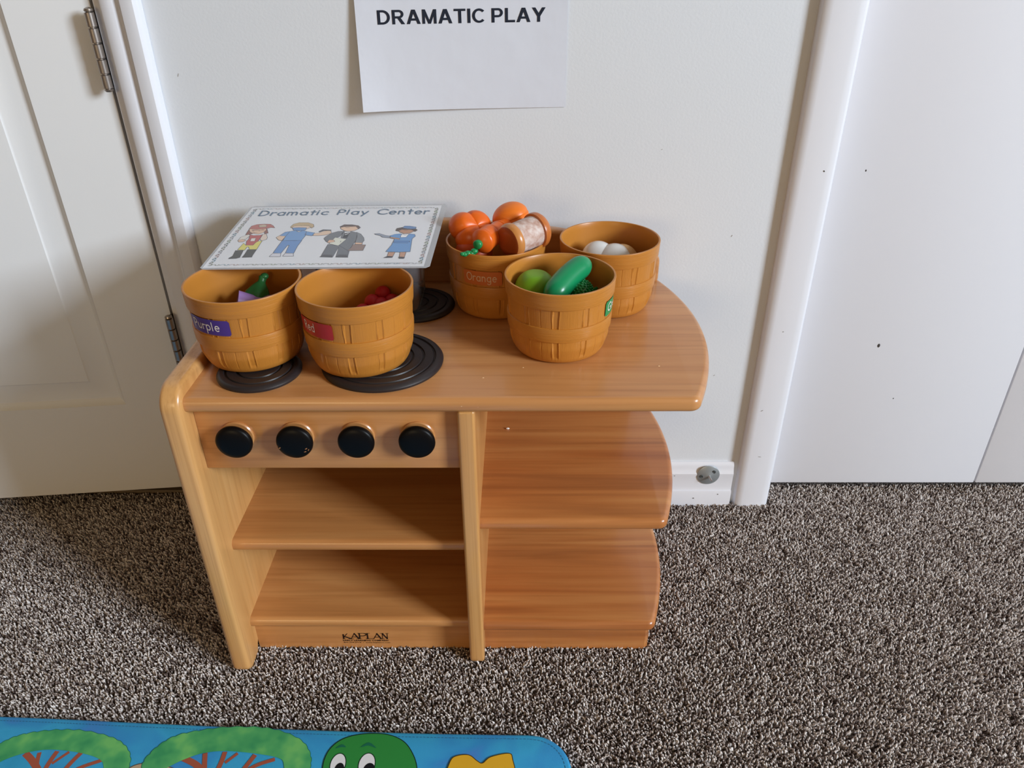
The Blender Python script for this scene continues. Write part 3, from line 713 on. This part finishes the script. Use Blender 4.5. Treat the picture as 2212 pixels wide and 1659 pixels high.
SHEET_ART = [
(150, 100, 90, [87, 555, 90, 488, 111, 489, 105, 564, 162, 562, 179, 495, 193, 509, 169, 591, 87, 594]),
(228, 192, 168, [89, 570, 100, 535, 121, 506, 151, 495, 168, 519, 173, 562, 166, 592, 88, 589]),
(188, 118, 112, [85, 584, 86, 634, 106, 658, 139, 664, 172, 659, 191, 630, 207, 593, 187, 601, 169, 582, 125, 573]),
(200, 180, 160, [118, 645, 141, 656, 157, 645, 162, 611, 129, 607]),
(228, 222, 216, [102, 492, 115, 478, 109, 426, 95, 404, 75, 404, 76, 451]),
(228, 192, 168, [74, 402, 92, 418, 112, 403, 104, 378, 84, 378]),
(228, 210, 196, [172, 490, 188, 494, 205, 437, 207, 408, 187, 387, 174, 420]),
(225, 215, 120, [112, 357, 130, 325, 163, 324, 164, 379, 191, 387, 194, 262, 162, 258, 148, 301, 141, 298, 141, 254, 107, 260]),
(190, 98, 98, [112, 487, 131, 475, 159, 476, 170, 485, 173, 438, 174, 383, 167, 365, 163, 324, 130, 325, 119, 385, 121, 421]),
(235, 225, 220, [131, 428, 152, 432, 157, 385, 136, 384]),
(85, 85, 85, [100, 251, 136, 252, 143, 151, 130, 139, 97, 136, 96, 148, 106, 173]),
(85, 85, 85, [153, 263, 194, 262, 194, 180, 196, 154, 153, 151, 155, 189]),
(230, 205, 185, [285, 608, 295, 627, 364, 625, 379, 590, 364, 566, 348, 547, 317, 548, 294, 578]),
(200, 175, 140, [280, 603, 285, 652, 308, 677, 352, 675, 383, 644, 393, 604, 386, 580, 366, 615, 297, 619, 286, 588]),
(112, 150, 200, [292, 588, 322, 592, 361, 587, 362, 547, 336, 533, 305, 548]),
(228, 200, 178, [256, 464, 288, 456, 283, 384, 264, 397, 246, 436]),
(228, 200, 178, [411, 492, 432, 497, 450, 525, 483, 543, 495, 495, 474, 467, 440, 457, 414, 459]),
(90, 90, 95, [430, 525, 445, 554, 485, 548, 485, 533, 451, 536, 435, 514]),
(122, 162, 212, [272, 520, 292, 529, 291, 452, 256, 462]),
(122, 162, 212, [365, 529, 415, 502, 410, 455, 375, 468]),
(122, 162, 212, [292, 529, 316, 543, 337, 514, 351, 542, 371, 527, 379, 460, 374, 386, 287, 384, 288, 454]),
(115, 152, 205, [285, 384, 376, 386, 372, 305, 374, 200, 336, 206, 331, 315, 324, 315, 316, 202, 280, 207, 282, 299]),
(215, 215, 225, [280, 203, 316, 202, 323, 157, 273, 159]),
(215, 215, 225, [336, 201, 372, 200, 381, 162, 332, 162]),
(230, 195, 170, [522, 596, 534, 610, 597, 603, 611, 567, 598, 538, 571, 524, 549, 534, 527, 565]),
(105, 88, 85, [518, 601, 533, 636, 571, 635, 603, 619, 618, 587, 612, 562, 594, 604, 536, 597, 524, 585]),
(118, 122, 130, [507, 324, 560, 309, 576, 313, 618, 239, 624, 145, 572, 147, 563, 286, 558, 152, 504, 153, 505, 224]),
(122, 126, 133, [547, 529, 522, 525, 495, 496, 476, 438, 474, 410, 493, 362, 522, 399, 543, 446]),
(122, 126, 133, [547, 529, 586, 523, 615, 503, 626, 386, 619, 284, 613, 234, 570, 295, 559, 313, 558, 369, 549, 446]),
(135, 139, 146, [610, 513, 635, 482, 657, 423, 664, 385, 660, 348, 628, 353, 623, 444]),
(235, 235, 238, [551, 519, 583, 521, 577, 484, 563, 465]),
(70, 72, 78, [559, 496, 580, 504, 579, 416, 559, 422]),
(225, 226, 214, [523, 427, 580, 402, 558, 304, 510, 333]),
(225, 185, 160, [498, 352, 501, 390, 524, 389, 532, 363, 509, 347]),
(150, 130, 125, [622, 321, 680, 319, 679, 237, 610, 234, 620, 279]),
(225, 185, 160, [628, 353, 661, 348, 663, 324, 630, 325]),
(95, 96, 102, [500, 149, 513, 179, 549, 174, 557, 143]),
(95, 96, 102, [571, 145, 581, 177, 614, 176, 626, 141]),
(190, 145, 120, [803, 541, 818, 561, 865, 555, 880, 536, 862, 500, 837, 491, 814, 516]),
(88, 75, 72, [791, 540, 793, 577, 820, 596, 831, 576, 880, 574, 893, 554, 885, 527, 862, 555, 818, 556, 804, 531]),
(105, 138, 185, [818, 586, 826, 617, 850, 616, 882, 600, 883, 572, 855, 565, 824, 581]),
(150, 158, 175, [698, 488, 719, 494, 752, 464, 776, 454, 776, 425, 741, 435, 729, 460, 704, 475]),
(110, 155, 208, [795, 482, 820, 491, 844, 457, 866, 490, 887, 484, 893, 455, 882, 417, 893, 222, 843, 214, 784, 221, 798, 316, 801, 410, 778, 437, 775, 459]),
(190, 145, 120, [778, 439, 825, 418, 825, 399, 780, 420]),
(92, 135, 190, [801, 381, 875, 379, 877, 346, 804, 348]),
(240, 240, 244, [824, 457, 829, 486, 843, 466, 860, 490, 852, 437, 827, 433]),
(195, 152, 130, [798, 211, 827, 215, 823, 153, 799, 150]),
(195, 152, 130, [849, 214, 876, 214, 876, 143, 853, 148]),
(80, 76, 82, [785, 135, 801, 158, 824, 153, 822, 138]),
(80, 76, 82, [850, 144, 878, 139, 875, 124, 855, 125])]

def sheet():
    t = thing('laminated_sign', 'laminated sheet lettered Dramatic Play Center with four costumed figures, lying on the left baskets', 'sign', SC0.lerp(SC2, .5))
    film = mat('laminate_film', lin('c9cbd0'), .12, .6, coat=.5); film.node_tree.nodes['Principled BSDF'].inputs['Alpha'].default_value = .62
    def grid(mb, u0, u1, v0, v1, h, m, nu=24, nv=18, cr=.0):
        vs = []
        for i in range(nu+1):
            for j in range(nv+1):
                u = u0+(u1-u0)*i/nu; v = v0+(v1-v0)*j/nv; vs.append(SH(u, v, h))
        mb.add(vs, [(i*(nv+1)+j, (i+1)*(nv+1)+j, (i+1)*(nv+1)+j+1, i*(nv+1)+j+1) for i in range(nu) for j in range(nv)], m)
    mb = MB()
    # rounded corners: outline strip in u, narrowed near both ends
    nu = 60; vs = []; cr = .018
    for i in range(nu+1):
        u = i/nu; e = min(u, 1-u); ins = 0
        u_ = u
        if e < cr: ins = (cr-math.sqrt(max(0, cr*cr-(cr-e)**2)))*1.3
        for j in range(19):
            v = ins+(1-2*ins)*j/18; vs.append(SH(u_, v, 0))
    k = len(vs); vs += [q-Vector((0, 0, .0004)) for q in vs]
    fs = [(i*19+j, (i+1)*19+j, (i+1)*19+j+1, i*19+j+1) for i in range(nu) for j in range(18)]
    fs += [tuple(a+k for a in f[::-1]) for f in fs]
    for i in range(nu): fs += [(i*19, (i+1)*19, (i+1)*19+k, i*19+k), (i*19+18, (i+1)*19+18, (i+1)*19+18+k, i*19+18+k)]
    for j in range(18): fs += [(j, j+1, j+1+k, j+k), (nu*19+j, nu*19+j+1, nu*19+j+1+k, nu*19+j+k)]
    mb.add(vs, fs, film); mb.build('film', t, 50)
    pm = MB(); paper = mat('laminated_paper', lin('e3e4ea'), .16, .5, coat=.5); grid(pm, .012, .974, .016, .972, .00015, paper)
    H = [.00030]
    def P3(P): return [SH(u, v, H[0]) for u, v in P]
    def fill(P, m):
        H[0] += .0000025
        bm = bmesh.new(); vv = [bm.verts.new((u, v, 0)) for u, v in P]
        bm.faces.new(vv); bmesh.ops.triangulate(bm, faces=bm.faces[:]); bm.verts.index_update()
        pm.add([SH(q.co.x, q.co.y, H[0]) for q in bm.verts], [[q.index for q in f.verts] for f in bm.faces], m); bm.free()
    def line(P, wd, m, closed=True):
        H[0] += .0000015
        Q = [Vector((u*.285, v*.212)) for u, v in P]; n = len(Q)
        vs, fs = ribbon(Q, wd, closed); pm.add([SH(p.x/.285, p.y/.212, H[0]) for p in vs], fs, m)
    out = flat('5a5860', .3)
    for cr_, cg_, cb_, s in SHEET_ART:
        P = [(s[i]/1000, s[i+1]/1000) for i in range(0, len(s), 2)]
        fill(P, mat('print_%d_%d_%d' % (cr_, cg_, cb_), lin((cr_, cg_, cb_)), .18, .5)); line(P, .00055, out)
    # faces
    for u, v in ((.128, .535), (.316, .605), (.556, .600), (.838, .560)):
        for du in (-.014, .014): line([(u+du-.003, v+.012), (u+du+.003, v+.012)], .0009, out, False)
        if u != .316: line([(u-.010, v-.012), (u, v-.018), (u+.010, v-.012)], .0005, out, False)
    line([(.300, .384), (.355, .384)], .0005, out, False)
    # pencil-like zigzag border
    cols = [mat('border_'+c, lin(c), .3) for c in ('7a7a62', '4f7f90', '6b6a66', 'a07a70', '75875e', '8a8a90')]
    def border(a, b, cells, side):
        for i in range(cells):
            f0 = i/cells; f1 = (i+1)/cells
            q = lambda f, s: (a[0]+(b[0]-a[0])*f + (s*.013 if side else 0), a[1]+(b[1]-a[1])*f + (0 if side else s*.012))
            m = cols[(i*5//3) % 6]
            line([q(f0, 0), q(f0+(f1-f0)*.15, 1), q(f0+(f1-f0)*.5, 1), q(f0+(f1-f0)*.5, 0), q(f0+(f1-f0)*.8, 0), q(f0+(f1-f0)*.8, 1), q(f1, .4)], .0008 if side else .0005, m, False)
    border((.029, .043), (.031, .940), 17, True); border((.948, .050), (.948, .925), 19, True)
    border((.040, .932), (.945, .925), 22, False); border((.040, .045), (.945, .050), 22, False)
    ink = mat('slate_blue_print', lin('4f6c88'), .2, .5)
    H[0] = .00062
    put_text(pm, 'Dramatic Play Center', ink, lambda px, py: SH(.080+px/.285, .812+py/.212+.010*px/.285, H[0]), .845*.285, .0115, .2)
    grey = flat('9a9aa2', .3); vs, fs = font_tris('\u00a9 classroom printables', 0, 1)
    line([(.80, .062), (.925, .062)], .0006, grey, False)
    pm.build('printed_sheet', t, 40, fix=False)
sheet()

# ------------------------------------------------------------------ sign on the wall
def wall_paper():
    x0, x1, z0, z1 = .0795, .3595, .6985, .9145
    def PP(u, v, h=0):
        curl = .017*(1-u)**3.0*(1-v)**1.3 + .0016*math.sin(PI*u)*math.sin(2.2*v+1)**2 + .004*max(0, .12-u)*(1-v)*4
        cr = .0022*max(0, u-.86)/.14*v
        return (x0+(x1-x0)*u + .004*(1-v)*(1-u)*.9*0, -.0012-curl-cr-h, z0+(z1-z0)*v + .0020*(u-.5) )
    mb = MB(); pap = mat('printer_paper', lin('dcdfe9'), .75, .2); n1, n2 = 48, 36
    nz = noise(pap, coords(pap, (1, 1, 1)), 26, 3); bump(pap, nz, .35, .003)
    vs = [PP(i/n1, j/n2) for i in range(n1+1) for j in range(n2+1)]; k = len(vs)
    fs = [(i*(n2+1)+j, (i+1)*(n2+1)+j, (i+1)*(n2+1)+j+1, i*(n2+1)+j+1) for i in range(n1) for j in range(n2)]
    vs2 = [(a, b+.0003, c) for a, b, c in vs]
    mb.add(vs+vs2, fs+[tuple(a+k for a in f[::-1]) for f in fs], pap)
    W_ = .222/.28; u0 = .0285/.28; v0 = (.8075-z0)/(z1-z0); hh = .0172/(z1-z0)
    P, wd = block_text('DRAMATIC PLAY')
    for i, q in enumerate(P): mb.poly([PP(u0+a/wd*W_, v0+b*hh, .0004+(i % 3)*.00002) for a, b in q], flat('1b2333', .6))
    tag(mb.build('paper_sign', smooth=60, fix=False), 'white paper sheet lettered DRAMATIC PLAY taped to the wall above the stove', 'sign')
wall_paper()

# ------------------------------------------------------------------ play mat
def play_mat():
    m = mat('printed_blue_fabric', rough=.62, spec=.25)
    n = noise(m, coords(m, (1, 1.4, 1), (.3, .1, 0)), 9, 2, .6)
    L(m, ramp(m, n, [(.30, lin('4a80cc')), (.44, lin('3590cc')), (.58, lin('3aa4d4')), (.74, lin('2c98c4'))]), bsdf(m).inputs['Base Color'])
    nb = noise(m, coords(m, (1, 1, 1)), 1400, 1); n2 = noise(m, coords(m, (1, .5, 1)), 60, 2)
    mb2 = N(m, 'ShaderNodeMath', operation='ADD'); L(m, nb, mb2.inputs[0]); L(m, n2, mb2.inputs[1]); bump(m, mb2.outputs[0], .25, .0012)
    back = catmull([(-1.15, -.452), (-.80, -.458), (-.404, -.4690), (-.213, -.4775), (-.025, -.4855), (.160, -.4910), (.3050, -.4930)], 6)
    corner = catmull([(.3050, -.4930), (.3250, -.4960), (.3440, -.5070), (.3560, -.5240), (.3610, -.5450)], 4)
    side = [(.3620, -.60), (.3560, -1.0), (.350, -1.25), (-1.15, -1.25)]
    P = back + corner[1:] + side; zt = .0092
    mb = MB(); mb.prism(P[::-1], -.0035, zt, 'z', m, .0045, 4, 60)
    cnt = [0]
    def fill(Q, col, ol=None, rough=.62):
        cnt[0] += 1; h = zt + .00012 + cnt[0]*.00003
        mm = col if not isinstance(col, str) else mat('fabric_print_'+col, lin(col), rough, .2)
        bm = bmesh.new(); vv = [bm.verts.new((a, b, h)) for a, b in Q]; bm.faces.new(vv); bmesh.ops.triangulate(bm, faces=bm.faces[:]); mb.bm(bm, mm)
        if ol: line(Q, ol, .0011)
    def line(Q, col, wd, closed=True):
        cnt[0] += 1; h = zt + .00012 + cnt[0]*.00003
        mm = mat('fabric_print_'+col, lin(col), .62, .2)
        vs, fs = ribbon([Vector(p) for p in Q], wd, closed); mb.add([(q.x, q.y, h) for q in vs], fs, mm)
    gm = mat('fabric_green_print', rough=.62, spec=.2); gn = noise(gm, coords(gm, (1, 1, 1)), 38, 2)
    L(gm, ramp(gm, gn, [(.35, lin('3c9860')), (.55, lin('55ad68')), (.7, lin('72c06c'))]), bsdf(gm).inputs['Base Color'])
    def canopy(top, bot, br):
        T = catmull(top, 10); S = []
        for i, p in enumerate(T):
            q = Vector(T[min(i+1, len(T)-1)])-Vector(T[max(i-1, 0)]); nn = Vector((-q.y, q.x)).normalized()
            S.append(tuple(Vector(p)+nn*(.0016*abs(math.sin(i*.62+.3*math.sin(i*1.3))))))
        B = catmull(bot, 6)
        for pts, wd in br: 
            Q = catmull(pts, 5)
            line(Q, 'a4553f', wd, False)
        line(S, '1f6f5a', .0014, False); fill(S+B, gm)
    canopy([(-.395, -.545), (-.392, -.520), (-.379, -.511), (-.364, -.501), (-.341, -.4945), (-.312, -.4915), (-.281, -.4925), (-.246, -.500), (-.222, -.510), (-.205, -.526), (-.199, -.545), (-.205, -.565)],
           [(-.222, -.566), (-.228, -.546), (-.240, -.532), (-.271, -.523), (-.309, -.519), (-.337, -.523), (-.362, -.534), (-.380, -.552)],
           [([(-.340, -.524), (-.322, -.537), (-.305, -.556), (-.292, -.60), (-.290, -.66)], .008), ([(-.322, -.523), (-.318, -.536), (-.312, -.548)], .005), ([(-.300, -.521), (-.302, -.535), (-.303, -.556)], .006), ([(-.284, -.522), (-.298, -.538)], .004),
            ([(-.268, -.523), (-.276, -.542), (-.287, -.580)], .006), ([(-.236, -.533), (-.262, -.545), (-.283, -.562)], .005)])
    fill(catmull([(-.200, -.552), (-.196, -.543), (-.186, -.538), (-.172, -.5375), (-.150, -.541), (-.136, -.548), (-.15, -.565), (-.185, -.565)], 4, True), 'b8a284', '5a4a3a')
    canopy([(-.176, -.552), (-.181, -.535), (-.172, -.515), (-.155, -.500), (-.127, -.4920), (-.092, -.4868), (-.049, -.4868), (-.017, -.4930), (.011, -.506), (.026, -.524), (.030, -.543), (.024, -.562)],
           [(.004, -.560), (-.002, -.540), (-.010, -.530), (-.038, -.524), (-.081, -.520), (-.110, -.523), (-.130, -.531), (-.146, -.541), (-.160, -.552)],
           [([(-.133, -.530), (-.112, -.540), (-.098, -.556), (-.085, -.60), (-.083, -.66)], .008), ([(-.108, -.523), (-.104, -.536), (-.100, -.548)], .006), ([(-.083, -.521), (-.083, -.535), (-.085, -.552)], .006), ([(-.066, -.523), (-.078, -.536)], .004),
            ([(-.043, -.525), (-.050, -.541), (-.068, -.580)], .006), ([(-.016, -.531), (-.040, -.541), (-.062, -.562)], .005)])
    head = catmull([(.048, -.552), (.047, -.530), (.053, -.513), (.068, -.5005), (.093, -.4945), (.122, -.4955), (.144, -.505), (.158, -.522), (.166, -.542), (.168, -.570), (.150, -.600), (.108, -.610), (.065, -.598), (.050, -.575)], 6, True)
    fill(head, '2f8a3f', '10231c')
    def ell(cx, cy, rx, ry): return [(cx+rx*math.cos(a*PI/14), cy+ry*math.sin(a*PI/14)) for a in range(28)]
    fill([(a, b) for a, b in ell(.0655, -.5375, .0098, .0150)], 'e9eaee', '10231c'); fill(ell(.1020, -.5375, .0105, .0155), 'e9eaee', '10231c')
    fill(ell(.0685, -.5445, .0062, .0090), '14171c'); fill(ell(.1060, -.5450, .0075, .0095), '14171c')
    fill(ell(.0690, -.5470, .0022, .0026), 'dfe3ea'); fill(ell(.1085, -.5470, .0025, .0028), 'dfe3ea')
    fill(catmull([(.058, -.5155), (.0655, -.5100), (.0710, -.5140), (.0650, -.5140)], 4, True), '1a6a50'); fill(catmull([(.090, -.5140), (.0995, -.5070), (.1105, -.5150), (.0995, -.5115)], 4, True), '1a6a50')
    yel = catmull([(.204, -.555), (.207, -.533), (.214, -.5255), (.230, -.5240), (.241, -.5320), (.248, -.5350), (.258, -.5265), (.281, -.5215), (.286, -.530), (.289, -.556), (.27, -.58), (.22, -.58)], 5, True)
    fill(yel, 'e0ac2c', '4a3a18')
    # stitched hem
    E = [Vector(p) for p in back+corner[1:]]; hem = []
    for i, p in enumerate(E):
        d = (E[min(i+1, len(E)-1)]-E[max(i-1, 0)]).normalized(); hem.append(tuple(p + Vector((d.y, -d.x))*.0078))
    acc = 0; cnt[0] += 1
    for i in range(len(hem)-1):
        a, b = Vector(hem[i]), Vector(hem[i+1]); l = (b-a).length; k = max(1, int(l/.0042))
        if b.x < -.5: continue
        for j in range(k):
            u, v = a.lerp(b, j/k), a.lerp(b, (j+.62)/k); d = (v-u).normalized()*.00045; nn = Vector((-d.y, d.x)); h = zt+.0003
            mb.poly([(q.x, q.y, h) for q in (u-nn, v-nn, v+nn, u+nn)], mat('hem_stitch', lin('2a6f98'), .7))
    tag(mb.build('play_mat', smooth=35), 'blue printed play mat with trees and a green creature on the carpet', 'play mat')
play_mat()

# ------------------------------------------------------------------ carpet pile
def carpet():
    rng = np.random.default_rng(7)
    x0, x1, y0, y1 = -.88, 1.45, -.72, .045; s = .0034
    xs = np.arange(x0, x1, s); ys = np.arange(y0, y1, s*.92); X, Y = np.meshgrid(xs, ys); X = X.ravel()+rng.uniform(-.5, .5, X.size)*s; Y = Y.ravel()+rng.uniform(-.5, .5, Y.size)*s
    keep = ~((X > -.085) & (X < .475) & (Y > -.325) & (Y < -.03)) & ~((X < .33) & (Y < -.51)) & ~((X > -.262) & (X < .69) & (Y > -.008)) & ~((X > .69) & (X < .757) & (Y > -.012))
    keep &= ~((X < -.262) & (Y > .018)) & ~((X > -.203) & (X < .68) & (Y > -.014))
    X, Y = X[keep], Y[keep]; n = X.size; K = 5; SD = 4
    hgt = rng.uniform(.0085, .0125, n); th = rng.uniform(0, 2*PI, n); lean = rng.uniform(.0008, .0046, n); th2 = th + rng.normal(0, .9, n)
    r = rng.uniform(.00105, .00165, n)
    V = np.zeros((n, K*SD+1, 3), dtype=np.float32)
    for k in range(K):
        u = k/(K-.2); cx = X + lean*np.cos(th)*u**1.3 + .0014*np.sin(u*3+th2)*np.cos(th2); cy = Y + lean*np.sin(th)*u**1.3 + .0014*np.sin(u*3+th2)*np.sin(th2); cz = -.0095 + hgt*(u - .12*u*u*(lean/.0046)); rr = r*(1.0, 1.12, 1.12, .98, .62)[k]
        for j in range(SD):
            a = 2*PI*j/SD + th + u*1.8
            V[:, k*SD+j, 0] = cx+rr*np.cos(a); V[:, k*SD+j, 1] = cy+rr*np.sin(a); V[:, k*SD+j, 2] = cz
    V[:, -1, 0] = cx; V[:, -1, 1] = cy; V[:, -1, 2] = cz+r*.5
    F = []
    for k in range(K-1):
        for j in range(SD): F.append((k*SD+j, k*SD+(j+1) % SD, (k+1)*SD+(j+1) % SD, (k+1)*SD+j))
    q = np.array(F, dtype=np.int64); tr = np.array([((K-1)*SD+j, (K-1)*SD+(j+1) % SD, K*SD) for j in range(SD)], dtype=np.int64); NV = K*SD+1
    off = (np.arange(n)*NV)[:, None, None]
    loops = np.concatenate([(q[None]+off).reshape(n, -1), (tr[None]+off).reshape(n, -1)], axis=1).ravel().astype(np.int32)
    per = np.array([4]*len(q)+[3]*len(tr)); cnt = np.tile(per, n); st = np.concatenate([[0], np.cumsum(cnt)[:-1]]).astype(np.int32)
    me = bpy.data.meshes.new('carpet_pile'); me.vertices.add(n*NV); me.vertices.foreach_set('co', V.ravel())
    me.loops.add(loops.size); me.loops.foreach_set('vertex_index', loops); me.polygons.add(cnt.size); me.polygons.foreach_set('loop_start', st)
    me.update(calc_edges=True); me.shade_smooth()
    at = me.attributes.new('yarn', 'FLOAT', 'POINT'); rv = rng.uniform(0, 1, n).astype(np.float32); at.data.foreach_set('value', np.repeat(rv, NV))
    m = mat('carpet_yarn', rough=.9, spec=.15); a = N(m, 'ShaderNodeAttribute'); a.attribute_name = 'yarn'
    c = ramp(m, a.outputs['Fac'], [(0, lin((86, 72, 68))), (.16, lin((128, 113, 107))), (.34, lin((170, 157, 151))), (.60, lin((210, 199, 193))), (.84, lin((226, 217, 212))), (1, lin((236, 229, 225)))])
    L(m, c, bsdf(m).inputs['Base Color']); me.materials.append(m)
    o = bpy.data.objects.new('carpet_pile', me); COL.objects.link(o); o['kind'] = 'stuff'
    tag(o, 'speckled grey and brown twisted pile of the fitted carpet', 'carpet'); print('tufts', n)
carpet()
